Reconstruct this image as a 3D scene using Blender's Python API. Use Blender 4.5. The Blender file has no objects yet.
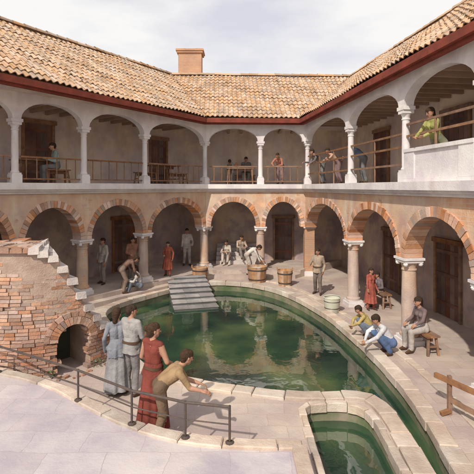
import bpy, bmesh, math, random
import numpy as np
from mathutils import Vector, Matrix
from mathutils.geometry import tessellate_polygon
random.seed(7)
R = random.random
def U(a,b): return a+(b-a)*random.random()
scene = bpy.context.scene

# ------------------------------------------------------------------ materials
MC = {}
def mat(name, c1, c2=None, scale=1.5, rough=0.85, bump=0.15, bscale=25, rnd=0.0, brick=None,
        stain_shade=None, stain_shade_amt=0.5, patch=None, metallic=0.0, streak=None, paving=None):
    if name in MC: return MC[name]
    m = bpy.data.materials.new(name); m.use_nodes = True
    nt = m.node_tree; N = nt.nodes; L = nt.links
    bs = N['Principled BSDF']
    bs.inputs['Roughness'].default_value = rough
    bs.inputs['Metallic'].default_value = metallic
    bs.inputs['Specular IOR Level'].default_value = 0.2
    tc = N.new('ShaderNodeTexCoord')
    c2 = c2 or tuple(x*0.8 for x in c1)
    def noise(sc, det=3, w=0.6, vec=None):
        n = N.new('ShaderNodeTexNoise'); n.inputs['Scale'].default_value = sc
        n.inputs['Detail'].default_value = det; n.inputs['Roughness'].default_value = w
        L.new(vec or tc.outputs['Object'], n.inputs['Vector']); return n
    def ramp(src, a, b):
        r = N.new('ShaderNodeMapRange'); r.inputs[1].default_value = a; r.inputs[2].default_value = b
        L.new(src, r.inputs[0]); return r.outputs[0]
    def mul(src, k):
        x = N.new('ShaderNodeMath'); x.operation = 'MULTIPLY'; x.inputs[1].default_value = k; L.new(src, x.inputs[0]); return x.outputs[0]
    def mix(f, a, b, mode='MIX'):
        x = N.new('ShaderNodeMix'); x.data_type = 'RGBA'; x.blend_type = mode
        for sock, v in ((x.inputs[0], f), (x.inputs[6], a), (x.inputs[7], b)):
            if isinstance(v, (int, float)): sock.default_value = v
            elif isinstance(v, tuple): sock.default_value = (*v, 1)
            else: L.new(v, sock)
        return x.outputs[2]
    n1 = noise(scale)
    col = mix(ramp(n1.outputs[0], 0.35, 0.65), c1, c2)
    hgt = None
    if brick or patch:
        bt = N.new('ShaderNodeTexBrick'); bt.inputs['Scale'].default_value = 1
        bt.inputs['Brick Width'].default_value = 0.26; bt.inputs['Row Height'].default_value = 0.082
        bt.inputs['Mortar Size'].default_value = 0.009; bt.inputs['Mortar Smooth'].default_value = 0.3
        bc = brick or patch
        bt.inputs['Color1'].default_value = (*bc[0], 1); bt.inputs['Color2'].default_value = (*bc[1], 1)
        bt.inputs['Mortar'].default_value = (*bc[2], 1)
        L.new(tc.outputs['UV'], bt.inputs['Vector'])
        bcol = mix(ramp(n1.outputs[0], .35, .7), bt.outputs[0], tuple(min(1, x*1.4) for x in bc[1]))
        if brick:
            col = mix(0.35, bcol, col); hgt = bt.outputs[1]
        else:
            nm = noise(0.75, 5, 0.65)
            f = ramp(nm.outputs[0], 0.53, 0.60)
            col = mix(f, col, bcol); hgt = None
    if paving:
        bt = N.new('ShaderNodeTexBrick'); bt.inputs['Scale'].default_value = 1
        bt.inputs['Brick Width'].default_value = paving; bt.inputs['Row Height'].default_value = paving*0.62
        bt.inputs['Mortar Size'].default_value = 0.006; bt.inputs['Mortar Smooth'].default_value = 0.6
        bt.inputs['Color1'].default_value = (1,1,1,1); bt.inputs['Color2'].default_value = (.88,.86,.86,1)
        bt.inputs['Mortar'].default_value = (.74,.69,.66,1)
        wob = N.new('ShaderNodeVectorMath'); wob.operation = 'MULTIPLY_ADD'
        nz = noise(1.6); L.new(nz.outputs[1], wob.inputs[0]); wob.inputs[1].default_value = (0.2,0.16,0)
        L.new(tc.outputs['Object'], wob.inputs[2]); L.new(wob.outputs[0], bt.inputs['Vector'])
        col = mix(1.0, col, bt.outputs[0], 'MULTIPLY')
    if stain_shade:  # random blotches: stains, and painted shade on the terrace and lower arcade walls
        n3 = noise(0.9, 5, 0.68)
        col = mix(mul(ramp(n3.outputs[0], 0.45, 0.66), stain_shade_amt), col, stain_shade)
    if streak:
        mp = N.new('ShaderNodeMapping'); mp.inputs['Scale'].default_value = (2.6,2.6,.45); L.new(tc.outputs['Object'], mp.inputs[0])
        n4 = noise(1.0, 5, .7, mp.outputs[0])
        col = mix(mul(ramp(n4.outputs[0], 0.50, 0.72), streak[1]), col, streak[0])
    if rnd:
        at = N.new('ShaderNodeAttribute'); at.attribute_name = 'rnd'
        mr = N.new('ShaderNodeMapRange'); mr.inputs[3].default_value = 1-rnd; mr.inputs[4].default_value = 1+rnd
        L.new(at.outputs['Fac'], mr.inputs[0])
        hs = N.new('ShaderNodeHueSaturation'); L.new(mr.outputs[0], hs.inputs['Value'])
        mr2 = N.new('ShaderNodeMath'); mr2.operation = 'MULTIPLY_ADD'; mr2.inputs[1].default_value = 7.31; mr2.inputs[2].default_value = 0
        L.new(at.outputs['Fac'], mr2.inputs[0])
        fr = N.new('ShaderNodeMath'); fr.operation = 'FRACT'; L.new(mr2.outputs[0], fr.inputs[0])
        mr3 = N.new('ShaderNodeMapRange'); mr3.inputs[3].default_value = 1-rnd*1.3; mr3.inputs[4].default_value = 1+rnd*0.5
        L.new(fr.outputs[0], mr3.inputs[0]); L.new(mr3.outputs[0], hs.inputs['Saturation'])
        L.new(col, hs.inputs['Color']); col = hs.outputs[0]
    L.new(col, bs.inputs['Base Color'])
    if bump:
        b = N.new('ShaderNodeBump'); b.inputs['Strength'].default_value = bump; b.inputs['Distance'].default_value = 0.03
        nb = noise(bscale, 3, 0.65)
        if hgt is not None:
            s = N.new('ShaderNodeMath'); s.operation = 'SUBTRACT'
            L.new(nb.outputs[0], s.inputs[0]); L.new(hgt, s.inputs[1]); L.new(s.outputs[0], b.inputs['Height'])
        else:
            L.new(nb.outputs[0], b.inputs['Height'])
        L.new(b.outputs[0], bs.inputs['Normal'])
    MC[name] = m
    return m

BR = ((.46,.22,.13),(.56,.34,.21),(.52,.44,.36))
M_facade = mat('aged_plaster', (.68,.53,.39), (.58,.37,.26), 1.1, patch=BR, stain_shade=(.42,.29,.29), stain_shade_amt=.6, bump=.3, streak=((.74,.65,.53),.6))
M_inner = mat('inner_plaster', (.58,.46,.35), (.38,.31,.31), .7, stain_shade=(.22,.17,.21), stain_shade_amt=.8, bump=.25, bscale=12, streak=((.46,.25,.14),.6))  # darkened, with lavender-brown blotches, to paint deeper shade into the lower arcade
M_inner2 = mat('upper_plaster', (.78,.65,.50), (.58,.50,.49), .7, stain_shade=(.42,.32,.32), stain_shade_amt=.65, bump=.2, bscale=12, streak=((.54,.35,.21),.6))
M_white = mat('white_stone', (.80,.77,.74), (.71,.66,.67), 1.6, stain_shade=(.50,.44,.50), stain_shade_amt=.55, bump=.25, streak=((.54,.43,.37),.4))
M_column = mat('column_stone', (.62,.48,.37), (.50,.34,.25), 2.2, patch=BR, stain_shade=(.38,.32,.35), stain_shade_amt=.65, bump=.35, streak=((.70,.62,.54),.5))
M_vous = mat('arch_brick', (.58,.30,.17), (.46,.22,.13), 2.0, rnd=.34, bump=.35, stain_shade=(.62,.50,.40), stain_shade_amt=.65)
M_brick = mat('brick', (.5,.26,.16), brick=BR, bump=.5, bscale=40, stain_shade=(.36,.26,.22), stain_shade_amt=.5)
M_tile = mat('clay_tile', (.48,.315,.195), (.41,.235,.135), .9, rnd=.26, bump=.2, stain_shade=(.53,.42,.30), stain_shade_amt=.7)
M_tileunder = mat('roof_underlay', (.25,.14,.09))
M_red = mat('red_timber', (.26,.06,.04), (.16,.045,.03), 3, bump=.2)
M_wood = mat('brown_timber', (.30,.16,.085), (.19,.095,.055), 5, rough=.75, rnd=.2)
M_door = mat('door_timber', (.18,.085,.055), (.10,.05,.045), 1.5, rough=.85, rnd=.3, stain_shade=(.26,.17,.13), stain_shade_amt=.5)
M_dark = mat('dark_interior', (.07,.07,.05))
M_deck = mat('stone_paving', (.60,.51,.43), (.47,.38,.34), .7, stain_shade=(.33,.26,.28), stain_shade_amt=.6, bump=.3, paving=.6)
M_terr = mat('terrace_stone', (.62,.57,.55), (.51,.46,.48), .45, stain_shade=(.37,.32,.38), stain_shade_amt=.7, bump=.25, bscale=14, paving=.8)  # lavender blotches paint a soft shadow wash into the floor colour
M_coping = mat('coping_stone', (.64,.55,.46), (.50,.39,.31), 2, rnd=.18, bump=.4, stain_shade=(.36,.26,.21), stain_shade_amt=.65)
M_poolwall = mat('pool_wall', (.30,.25,.19), (.17,.19,.11), 2.5, stain_shade=(.08,.12,.05), stain_shade_amt=.8)
M_rubble = mat('ruin_brick', (.45,.245,.155), (.33,.17,.115), 1.3, rnd=.30, bump=.6, bscale=22, stain_shade=(.58,.44,.34), stain_shade_amt=.7)
M_step = mat('step_stone', (.62,.55,.50), (.48,.41,.39), 2, rnd=.15, bump=.5, stain_shade=(.36,.33,.33), stain_shade_amt=.6)
M_stepshade = mat('shaded_step_stone', (.19,.18,.18), (.11,.11,.115), 2, rnd=.2, bump=.3, stain_shade=(.09,.10,.08), stain_shade_amt=.6, rough=.5)  # darker stone for step bodies: riser shade put into the colour
M_greystep = mat('grey_step_stone', (.44,.41,.40), (.30,.28,.29), 2.5, rnd=.22, bump=.4, stain_shade=(.22,.22,.20), stain_shade_amt=.6)
M_iron = mat('iron', (.09,.08,.08), (.14,.10,.08), 8, rough=.5, metallic=.4)
M_ground = mat('dry_ground', (.32,.27,.19), (.24,.22,.13), .2)
M_ceil = mat('ceiling_timber', (.40,.28,.20), (.32,.22,.16), 2)
M_leaf = mat('leaf', (.06,.12,.03), (.10,.16,.05), 5, rnd=.4, bump=0)
M_terra = mat('terracotta', (.50,.23,.13), (.40,.18,.10), 5)
M_cloth = mat('white_cloth', (.72,.70,.68))

def water_mat():
    m = bpy.data.materials.new('pool_water'); m.use_nodes = True
    nt = m.node_tree; N = nt.nodes; L = nt.links; bs = N['Principled BSDF']
    tc = N.new('ShaderNodeTexCoord')
    n = N.new('ShaderNodeTexNoise'); n.inputs['Scale'].default_value = .6; n.inputs['Detail'].default_value = 5
    L.new(tc.outputs['Object'], n.inputs['Vector'])
    cr = N.new('ShaderNodeValToRGB'); e = cr.color_ramp.elements
    e[0].position = .34; e[0].color = (.010,.030,.024,1); e[1].position = .70; e[1].color = (.10,.145,.06,1)
    x = e.new(.5); x.color = (.028,.068,.038,1)
    L.new(n.outputs[0], cr.inputs[0]); L.new(cr.outputs[0], bs.inputs['Base Color'])
    bs.inputs['Roughness'].default_value = .02; bs.inputs['IOR'].default_value = 2.3
    b = N.new('ShaderNodeBump'); b.inputs['Strength'].default_value = .10; b.inputs['Distance'].default_value = .04
    n2 = N.new('ShaderNodeTexNoise'); n2.inputs['Scale'].default_value = 2.6; n2.inputs['Detail'].default_value = 2.0
    n2.inputs['Distortion'].default_value = .5
    L.new(tc.outputs['Object'], n2.inputs['Vector']); L.new(n2.outputs[0], b.inputs['Height']); L.new(b.outputs[0], bs.inputs['Normal'])
    return m
M_water = water_mat()

# ------------------------------------------------------------------ mesh builder
class MB:
    def __init__(s): s.V=[]; s.F=[]; s.UV=[]; s.M=[]; s.R=[]
    def face(s, pts, m=0, r=None, uv=None):
        b = len(s.V); s.V += [tuple(p) for p in pts]; s.F.append(tuple(range(b, b+len(pts))))
        s.M.append(m); s.R.append(R() if r is None else r)
        if uv is None:
            n = Vector((0,0,0)); P = [Vector(p) for p in pts]
            for i in range(len(P)): n += P[i].cross(P[(i+1)%len(P)])
            if n.length > 0: n.normalize()
            if abs(n.z) > .7: uv = [(p.x, p.y) for p in P]
            else:
                t = Vector((-n.y, n.x, 0)); t = t.normalized() if t.length else Vector((1,0,0))
                uv = [(p.dot(t), p.z) for p in P]
        s.UV.append(uv)
    def prism(s, poly, z0, z1, m=0, r=None, bottom=True, mt=None):
        if r is None: r = R()
        n = len(poly)
        s.face([(p[0],p[1],z1) for p in poly], m if mt is None else mt, r)
        if bottom: s.face([(p[0],p[1],z0) for p in poly][::-1], m, r)
        for i in range(n):
            a, b = poly[i], poly[(i+1)%n]
            s.face([(a[0],a[1],z0),(b[0],b[1],z0),(b[0],b[1],z1),(a[0],a[1],z1)], m, r)
    def hexa(s, b, t, m=0, r=None):
        if r is None: r = R()
        s.face(t, m, r); s.face(b[::-1], m, r)
        for i in range(4): s.face([b[i], b[(i+1)%4], t[(i+1)%4], t[i]], m, r)
    def box(s, c, sz, ang=0, m=0, r=None):
        ca, sa = math.cos(ang), math.sin(ang); hx, hy, hz = sz[0]/2, sz[1]/2, sz[2]/2
        P = [(c[0]+ca*x-sa*y, c[1]+sa*x+ca*y) for x,y in ((-hx,-hy),(hx,-hy),(hx,hy),(-hx,hy))]
        s.prism(P, c[2]-hz, c[2]+hz, m, r)
    def beam(s, a, b, w, h=None, m=0, n=0):
        a = Vector(a); b = Vector(b); h = h or w; d = (b-a)
        d.normalize(); up = Vector((0,0,1)) if abs(d.z) < .95 else Vector((0,1,0))
        x = d.cross(up).normalized(); y = x.cross(d)
        if n:
            r = R()
            for i in range(n):
                t0, t1 = 2*math.pi*i/n, 2*math.pi*(i+1)/n
                o0 = x*math.cos(t0)*w/2+y*math.sin(t0)*w/2; o1 = x*math.cos(t1)*w/2+y*math.sin(t1)*w/2
                s.face([a+o0,a+o1,b+o1,b+o0], m, r)
        else:
            A = [a-x*w/2-y*h/2, a+x*w/2-y*h/2, a+x*w/2+y*h/2, a-x*w/2+y*h/2]
            B = [p+(b-a) for p in A]; s.hexa(A, B, m)
    def lathe(s, c, prof, n=20, m=0, segr=False, r=None, phase=0):
        r0 = R() if r is None else r
        rr = [R() for _ in range(n)]
        for j in range(len(prof)-1):
            (ra,za),(rb,zb) = prof[j], prof[j+1]
            for i in range(n):
                t0, t1 = 2*math.pi*i/n+phase, 2*math.pi*(i+1)/n+phase
                P = [(c[0]+ra*math.cos(t0),c[1]+ra*math.sin(t0),c[2]+za),(c[0]+ra*math.cos(t1),c[1]+ra*math.sin(t1),c[2]+za),
                     (c[0]+rb*math.cos(t1),c[1]+rb*math.sin(t1),c[2]+zb),(c[0]+rb*math.cos(t0),c[1]+rb*math.sin(t0),c[2]+zb)]
                if ra < 1e-5: P = P[1:]
                elif rb < 1e-5: P = P[:3]
                q = max(ra,rb)
                uv = [(t0*q,c[2]+za),(t1*q,c[2]+za),(t1*q,c[2]+zb),(t0*q,c[2]+zb)]
                if ra < 1e-5: uv = uv[1:]
                elif rb < 1e-5: uv = uv[:3]
                s.face(P, m, rr[i] if segr else r0, uv)
    def build(s, name, mats, parent=None, smooth=None):
        me = bpy.data.meshes.new(name); me.from_pydata(s.V, [], s.F)
        for m in mats: me.materials.append(m)
        me.polygons.foreach_set('material_index', s.M)
        a = me.attributes.new('rnd', 'FLOAT', 'FACE'); a.data.foreach_set('value', s.R)
        ul = me.uv_layers.new(name='UVMap')
        flat = [c for f in s.UV for uv in f for c in uv]
        ul.data.foreach_set('uv', flat)
        if smooth:
            bm = bmesh.new(); bm.from_mesh(me); bmesh.ops.remove_doubles(bm, verts=bm.verts, dist=1e-4)
            bmesh.ops.recalc_face_normals(bm, faces=bm.faces)
            bm.to_mesh(me); bm.free()
            me.shade_smooth(); me.set_sharp_from_angle(angle=math.radians(smooth))
        me.update()
        o = bpy.data.objects.new(name, me); scene.collection.objects.link(o)
        if parent: o.parent = parent
        return o
def empty(name):
    o = bpy.data.objects.new(name, None); scene.collection.objects.link(o); return o

# ------------------------------------------------------------------ plan
H = 4.0
def offs(poly, o):
    out = []
    P = [Vector(p) for p in poly]
    for i, p in enumerate(P):
        ns = []
        if i > 0: d = (P[i]-P[i-1]).normalized(); ns.append(Vector((-d.y, d.x)))
        if i < len(P)-1: d = (P[i+1]-P[i]).normalized(); ns.append(Vector((-d.y, d.x)))
        if len(ns) == 1: out.append(p+ns[0]*o)
        else:
            b = (ns[0]+ns[1]).normalized(); out.append(p+b*(o/b.dot(ns[0])))
    return out
A = Vector((-1.32,18.8)); B = Vector((2.92,18.8))
dl = Vector((4.9,6.3)).normalized(); P17 = Vector((-6.25,12.5))
dr = Vector((1.4,-10.62)).normalized()
Q = [P17-dl*7.0, A, B, B+dr*17.5]
dE = Vector((4.38,6.81)).normalized()
E = [Vector((-5.70,11.39))-dE*7.5, Vector((-1.27,18.28)), Vector((2.66,18.45)), Vector((4.05,7.88))+dr*6.8]
def band(mb, poly, o0, o1, z0, z1, m=0, segs=None):
    a = offs(poly, o0); b = offs(poly, o1)
    for i in range(len(poly)-1):
        if segs is not None and i not in segs: continue
        mb.prism([a[i], a[i+1], b[i+1], b[i]], z0, z1, m)

bath = empty('courtyard_bathhouse')
def s_at(P0, d, u):
    k = (u-237)/440.0
    return (k*P0.y-P0.x)/(d.x-k*d.y)
wings = []
sl = [s_at(Q[0], dl, u) for u in (17, 86, 147)]
LA = (A-Q[0]).length; LB = (B-A).length; LR = (Q[3]-B).length
wings.append((Q[0], dl, [0.2, sl[0]-4.6, sl[0]-2.3]+sl+[LA]))
wings.append((A, Vector((1,0)), [0, 2.33, LB]))
sr = [s_at(B, dr, u) for u in (347, 401, 480)]
wings.append((B, dr, [0]+sr+[sr[2]+2.7, LR-.2]))
floorz = [.5, .5, .2]

def nrm(d): return Vector((-d.y, d.x))
def wp(w, s, o, z):
    P0, d, _ = wings[w]; p = P0+d*s+nrm(d)*o; return (p.x, p.y, z)

def arcade(mb, w, zs, zc, zt, th, hp, m=0, N=18):
    P0, d, S = wings[w]
    for a, b in zip(S[:-1], S[1:]):
        x0, x1 = a+hp, b-hp; c = (x0+x1)/2; rx = (x1-x0)/2
        pts = []
        for i in range(N+1):
            t = math.pi*(1-i/N); pts.append((c+rx*math.cos(t), zs+(zc-zs)*math.sin(t)))
        pts = [(a, zs)]+pts+[(b, zs)]
        for (s0,z0),(s1,z1) in zip(pts[:-1], pts[1:]):
            r = .5
            for o in (0, th):
                mb.face([wp(w,s0,o,z0),wp(w,s1,o,z1),wp(w,s1,o,zt),wp(w,s0,o,zt)], m, r)
            mb.face([wp(w,s0,0,z0),wp(w,s1,0,z1),wp(w,s1,th,z1),wp(w,s0,th,z0)], m, r)

def voussoirs(mb, w, zs, zc, th, hp, ht=.22, n=30, m=0):
    P0, d, S = wings[w]
    for a, b in zip(S[:-1], S[1:]):
        x0, x1 = a+hp, b-hp; c = (x0+x1)/2; rx = (x1-x0)/2
        nn = max(n, int(n*rx/1.2)); rz = zc-zs
        for i in range(nn):
            t0 = math.pi*(i+.04)/nn; t1 = math.pi*(i+.96)/nn
            h2 = ht+U(-.018,.018)
            lim = min(hp-.015, h2)
            q = []
            for t, k in ((t0,0),(t1,0),(t1,1),(t0,1)):
                s_ = c+(rx-.01+k*(h2 if abs(math.cos(t))<.75 else lim))*math.cos(t)
                z_ = zs+(rz-.01+k*h2)*math.sin(t); q.append((s_, z_))
            o = -U(.02,.04)
            mb.hexa([wp(w,s_,o,z_) for s_,z_ in q], [wp(w,s_,th+.02,z_) for s_,z_ in q], m)

ZS, ZC = 2.30, 3.38
for w in range(3):
    mb = MB(); arcade(mb, w, ZS, ZC, 3.80, .42, .19)
    mb.build('arcade_wall', [M_facade], bath)
    mb = MB(); voussoirs(mb, w, ZS, ZC, .42, .19); mb.build('arch_ring', [M_vous], bath)
    mb = MB(); arcade(mb, w, 5.95, 6.52, 7.0, .26, .12, N=14); mb.build('gallery_arches', [M_white], bath)
mb = MB()
for i, (wa, wb) in ((1,(0,1)),(2,(1,2))):
    for th, z0, z1, m in ((.42, ZS, 3.80, 0),(.26, 5.95, 7.0, 1)):
        c = offs(Q, th)[i]; na = nrm(wings[wa][1]); nb = nrm(wings[wb][1]); q = Q[i]
        mb.prism([q, q+nb*th, c, q+na*th], z0, z1-.002, m)
mb.build('corner_piers', [M_facade, M_white], bath)

mb = MB()
band(mb, Q, -.06, .45, 3.80, 3.87)
band(mb, Q, -.14, .6, 3.87, 3.93)
band(mb, Q, -.22, 2.6, 3.93, 4.12)
mb.build('gallery_slab', [M_white], bath)
mb = MB()
band(mb, Q, -.28, 6.4, -.2, .5, segs=(0,1)); band(mb, Q, -.58, -.28, -.2, .35, segs=(0,1))
mb.build('arcade_floor', [M_deck], bath)
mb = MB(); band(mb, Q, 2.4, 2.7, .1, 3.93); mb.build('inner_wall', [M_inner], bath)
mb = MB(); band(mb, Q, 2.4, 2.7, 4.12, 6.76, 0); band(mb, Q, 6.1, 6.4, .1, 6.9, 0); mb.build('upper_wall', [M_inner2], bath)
mb = MB()
a = [Vector(p) for p in E]; b = offs(Q, 2.7)
for i in range(3): mb.prism([a[i], a[i+1], b[i+1], b[i]], 6.70, 6.74, 1)
for w in range(3):
    L_ = [LA, LB, LR][w]; k = int(L_/.55)
    for i in range(k):
        s = (i+.5)*L_/k
        mb.beam(wp(w,s,.27,6.63), wp(w,s,2.4,6.63), .09, .14)
        mb.beam(wp(w,s,.43,3.84), wp(w,s,2.4,3.84), .1, .15)
mb.build('ceiling_joists', [M_ceil, M_inner2], bath)
mb = MB(); band(mb, E, -.05, .05, 6.68, 6.85); band(mb, E, .05, .18, 6.62, 6.69)
mb.build('eave_fascia', [M_red], bath)

def lower_col(mb, x, y, z, ang, r=.19, fat=1.0):
    hh = ZS-z
    mb.box((x,y,z+.06), (.52*fat,.52*fat,.12), ang, 1)
    mb.box((x,y,z+.155), (.45*fat,.45*fat,.07), ang, 1)
    R0 = r*fat
    prof = [(0,.19),(R0*1.2,.19),(R0*1.25,.22),(R0*1.2,.26),(R0*1.05,.28),(R0,.31),(R0*1.01,.9),(R0*.98,hh*.6),(R0*.9,hh-.34),
            (R0*.9,hh-.32),(R0*1.0,hh-.31),(R0*1.0,hh-.28),(R0*.9,hh-.27),(R0*.92,hh-.24),(R0*1.05,hh-.17),(R0*1.22,hh-.12),(0,hh-.12)]
    mb.lathe((x,y,z), prof, 22, 0)
    mb.box((x,y,z+hh-.09), (.47*fat,.47*fat,.06), ang, 1)
    mb.box((x,y,z+hh-.03), (.53*fat,.53*fat,.055), ang, 1)
    for sx in (-1,1):
        for sy in (-1,1):
            ca, sa = math.cos(ang), math.sin(ang); lx, ly = sx*.19*fat, sy*.19*fat
            cx, cy = x+ca*lx-sa*ly, y+sa*lx+ca*ly
            mb.lathe((cx,cy,z+hh-.2), [(0,0),(.045,.01),(.06,.045),(.045,.08),(0,.085)], 10, 1)
mb = MB(); mbu = MB()
def upper_col(mb, x, y, ang):
    z = 4.12
    mb.box((x,y,z+.12), (.30,.28,.24), ang, 0); mb.box((x,y,z+.265), (.26,.26,.05), ang, 0)
    mb.lathe((x,y,z), [(.115,.29),(.125,.31),(.11,.34),(.098,.36),(.10,.8),(.09,1.5),(.105,1.51),(.105,1.54),(.09,1.55),(.10,1.6),(.13,1.66)], 16, 0)
    mb.box((x,y,z+1.70), (.27,.27,.08), ang, 0); mb.box((x,y,z+1.785), (.34,.3,.088), ang, 0)
for w in range(3):
    d = wings[w][1]; ang = math.atan2(d.y, d.x)
    for s in wings[w][2]:
        p = wp(w, s, .21, 0)
        if w == 1 and s == 0: continue
        if w == 2 and s == 0: continue
        if w == 0 and s == LA: p = tuple(offs(Q,.21)[1])+(0,)
        if w == 1 and s == LB: 
            c = offs(Q,.21)[2]; mb.box((c.x,c.y,(2.3+.2)/2), (.42,.42,2.1), 0, 2); mb.box((c.x,c.y,2.27), (.52,.52,.058), 0, 1)
            mb.box((c.x,c.y,.3), (.52,.52,.2), 0, 1)
            c = offs(Q,.13)[2]; upper_col(mbu, c.x, c.y, 0); continue
        lower_col(mb, p[0], p[1], floorz[w], ang, .18, 1.0)
        p = wp(w, s, .13, 0)
        if w == 0 and s == LA: c = offs(Q,.13)[1]; p = (c.x, c.y, 0)
        upper_col(mbu, p[0], p[1], ang)
mb.build('lower_columns', [M_column, M_white, M_brick], bath, smooth=35)
mbu.build('gallery_columns', [M_white], bath, smooth=35)

def door(w, s, z0, wd, h):
    mb = MB(); o = 2.4
    def q(s0,s1,o0,o1,z0,z1,m): mb.prism([wp(w,s0,o0,0)[:2],wp(w,s1,o0,0)[:2],wp(w,s1,o1,0)[:2],wp(w,s0,o1,0)[:2]], z0, z1, m)
    q(s-wd/2-.1, s-wd/2, o-.07, o-.002, z0+.003, z0+h, 1); q(s+wd/2, s+wd/2+.1, o-.07, o-.002, z0+.003, z0+h, 1)
    q(s-wd/2-.16, s+wd/2+.16, o-.1, o-.002, z0+h, z0+h+.14, 1)
    n = 5
    for i in range(n):
        a = s-wd/2+i*wd/n; q(a+.006, a+wd/n-.006, o-.03, o-.003, z0+.02, z0+h-.01, 0)
    for zz in (z0+.35, z0+h*.55, z0+h-.3): q(s-wd/2+.01, s+wd/2-.01, o-.045, o-.031, zz, zz+.1, 0)
    mb.build('door', [M_door, M_wood], bath)
WI = Vector(wp(0,0,2.4,0)[:2])
door(0, s_at(WI, dl, 124), .5, 1.05, 2.15)
door(0, s_at(WI, dl, 38), 4.12, 1.0, 2.1)
door(0, s_at(WI, dl, 158), 4.12, .9, 2.0)
door(0, sl[0]+.3, .5, 1.1, 2.1)
door(1, 3.55, .5, .8, 2.0)
for s in (3.0, 6.4, 8.6): door(2, s, .2, 1.1, 2.15)
for s in (2.2, 6.8, 9.4): door(2, s, 4.12, 1.1, 2.0)

mb = MB()
for w in (0,1):
    S = wings[w][2]
    for a, b in zip(S[:-1], S[1:]):
        mb.beam(wp(w,a+.14,.1,4.88), wp(w,b-.14,.1,4.88), .06, .05, 1)
        mb.beam(wp(w,a+.14,.1,4.24), wp(w,b-.14,.1,4.24), .04, .04, 1)
        n = max(2, int((b-a)/.30))
        for i in range(1, n):
            s = a+(b-a)*i/n; mb.beam(wp(w,s,.1,4.24), wp(w,s,.1,4.88), .024, .024, 1)
S = wings[2][2]
for a, b in zip(S[:2], S[1:3]):
    for z in (4.55, 4.98, 5.30): mb.beam(wp(2,a+.1,.1,z), wp(2,b-.1,.1,z), .04, .05, 1)
for z in (5.22, 5.50):
    mb.beam(wp(2,S[2]+.1,.1,z), wp(2,S[3]-.1,.1,z), .04, .05, 1); mb.beam(wp(2,S[3]+.1,.1,z), wp(2,S[4]-.1,.1,z), .04, .05, 1)
for s in (S[0]+1.6, S[0]+3.2, S[1]+1.8, S[2]+1.3): mb.beam(wp(2,s,.1,4.12), wp(2,s,.1,5.5 if s>S[2] else 5.32), .04, .04, 1)
mb.build('gallery_railing', [M_iron, M_wood], bath)
mb = MB()
def seg(w,s0,s1,o0,o1,z0,z1,m=0): mb.prism([wp(w,s0,o0,0)[:2],wp(w,s1,o0,0)[:2],wp(w,s1,o1,0)[:2],wp(w,s0,o1,0)[:2]], z0, z1, m)
for a, b in zip(S[2:-1], S[3:]):
    seg(2, a+.16, b-.16, .02, .24, 4.122, 4.82); seg(2, a+.155, b-.155, -.03, .29, 4.82, 4.90); seg(2, a+.155, b-.155, -.01, .27, 4.125, 4.2)
    seg(2, a+.155, a+.6, -.012, .272, 4.2, 4.819); seg(2, b-.6, b-.155, -.012, .272, 4.2, 4.819)
mb.build('gallery_parapet', [M_white], bath)

mb = MB()
for i in range(5):
    mb.prism([(-.95,19.9+.28*i),(1.0,19.9+.28*i),(1.0,21.18),(-.95,21.18)], .503, .5+.16*(i+1))
mb.build('inner_stair', [M_step], bath)

# roofs
RW, RZ, EZ = 3.5, 9.5, 6.90
ridge = offs(E, RW)
def slope(mb, Ea, Eb, Ra, Rb, period=.205, row=.31, amp=.032):
    Ea, Eb, Ra, Rb = [Vector(x) for x in (Ea,Eb,Ra,Rb)]
    d = (Eb-Ea).normalized(); up = (Ra-Ea); up = (up-d*up.dot(d)); Ls = up.length; up.normalize()
    n = d.cross(up);  n = n if n.z > 0 else -n
    nr = int(round(Ls/row))
    def bound(t): return ((Ea.lerp(Ra,t)-Ea).dot(d), (Eb.lerp(Rb,t)-Ea).dot(d))
    K = 6
    lo = int(math.floor(min(bound(0)[0],bound(1)[0])/period))-1; hi = int(math.ceil(max(bound(0)[1],bound(1)[1])/period))+1
    for r in range(nr):
        t0 = r/nr; t1 = min(1.0, (r+1.12)/nr); b0 = bound(t0); b1 = bound(t1)
        for c in range(lo, hi):
            jit = U(-.007,.009); col = R(); slip = U(-.02,.02)
            for half in (0,1):
                cc = R()*.5+col*.5 if half else col
                for k in range(K//2):
                    s0 = (c+(half*K/2+k)/K)*period; s1 = (c+(half*K/2+k+1)/K)*period
                    if s1 <= b0[0] or s0 >= b0[1]: 
                        if s1 <= b1[0] or s0 >= b1[1]: continue
                    def P(s, t, b, lift):
                        s_ = min(max(s, b[0]), b[1])
                        wob = .022*math.sin(s_*0.9+1.3)+.014*math.sin(s_*2.3+r)
                        h = amp*math.sin(2*math.pi*s/period)+lift+jit*(1 if half==0 else .4)+wob
                        return Ea+d*s_+up*(t*Ls+(slip if t == t0 and half==0 and r else 0))+n*h
                    p = [P(s0,t0,b0,.042),P(s1,t0,b0,.042),P(s1,t1,b1,.012),P(s0,t1,b1,.012)]
                    if (p[0]-p[1]).length < 1e-4 and (p[2]-p[3]).length < 1e-4: continue
                    mb.face(p, 0, cc, uv=[(0,0)]*4)
                    mb.face([p[0]-n*.025, p[1]-n*.025, p[1], p[0]], 0, cc*.5, uv=[(0,0)]*4)
mb = MB()
for i in range(3):
    slope(mb, (*E[i],EZ), (*E[i+1],EZ), (*ridge[i],RZ), (*ridge[i+1],RZ))
mb.build('roof_tiles', [M_tile], bath, smooth=50)
mb = MB(); back = offs(E, 7.2)
for i in range(3):
    mb.face([(*E[i],EZ-.05),(*E[i+1],EZ-.05),(*ridge[i+1],RZ-.05),(*ridge[i],RZ-.05)])
    mb.face([(*back[i],EZ-.1),(*back[i+1],EZ-.1),(*ridge[i+1],RZ-.02),(*ridge[i],RZ-.02)])
for i, s in ((0,-1),(3,1)):
    mb.face([(*E[i],6.6),(*back[i],6.6),(*ridge[i],RZ-.05)])
mb.build('roof_underlay', [M_tileunder], bath)
mb = MB()
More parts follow.
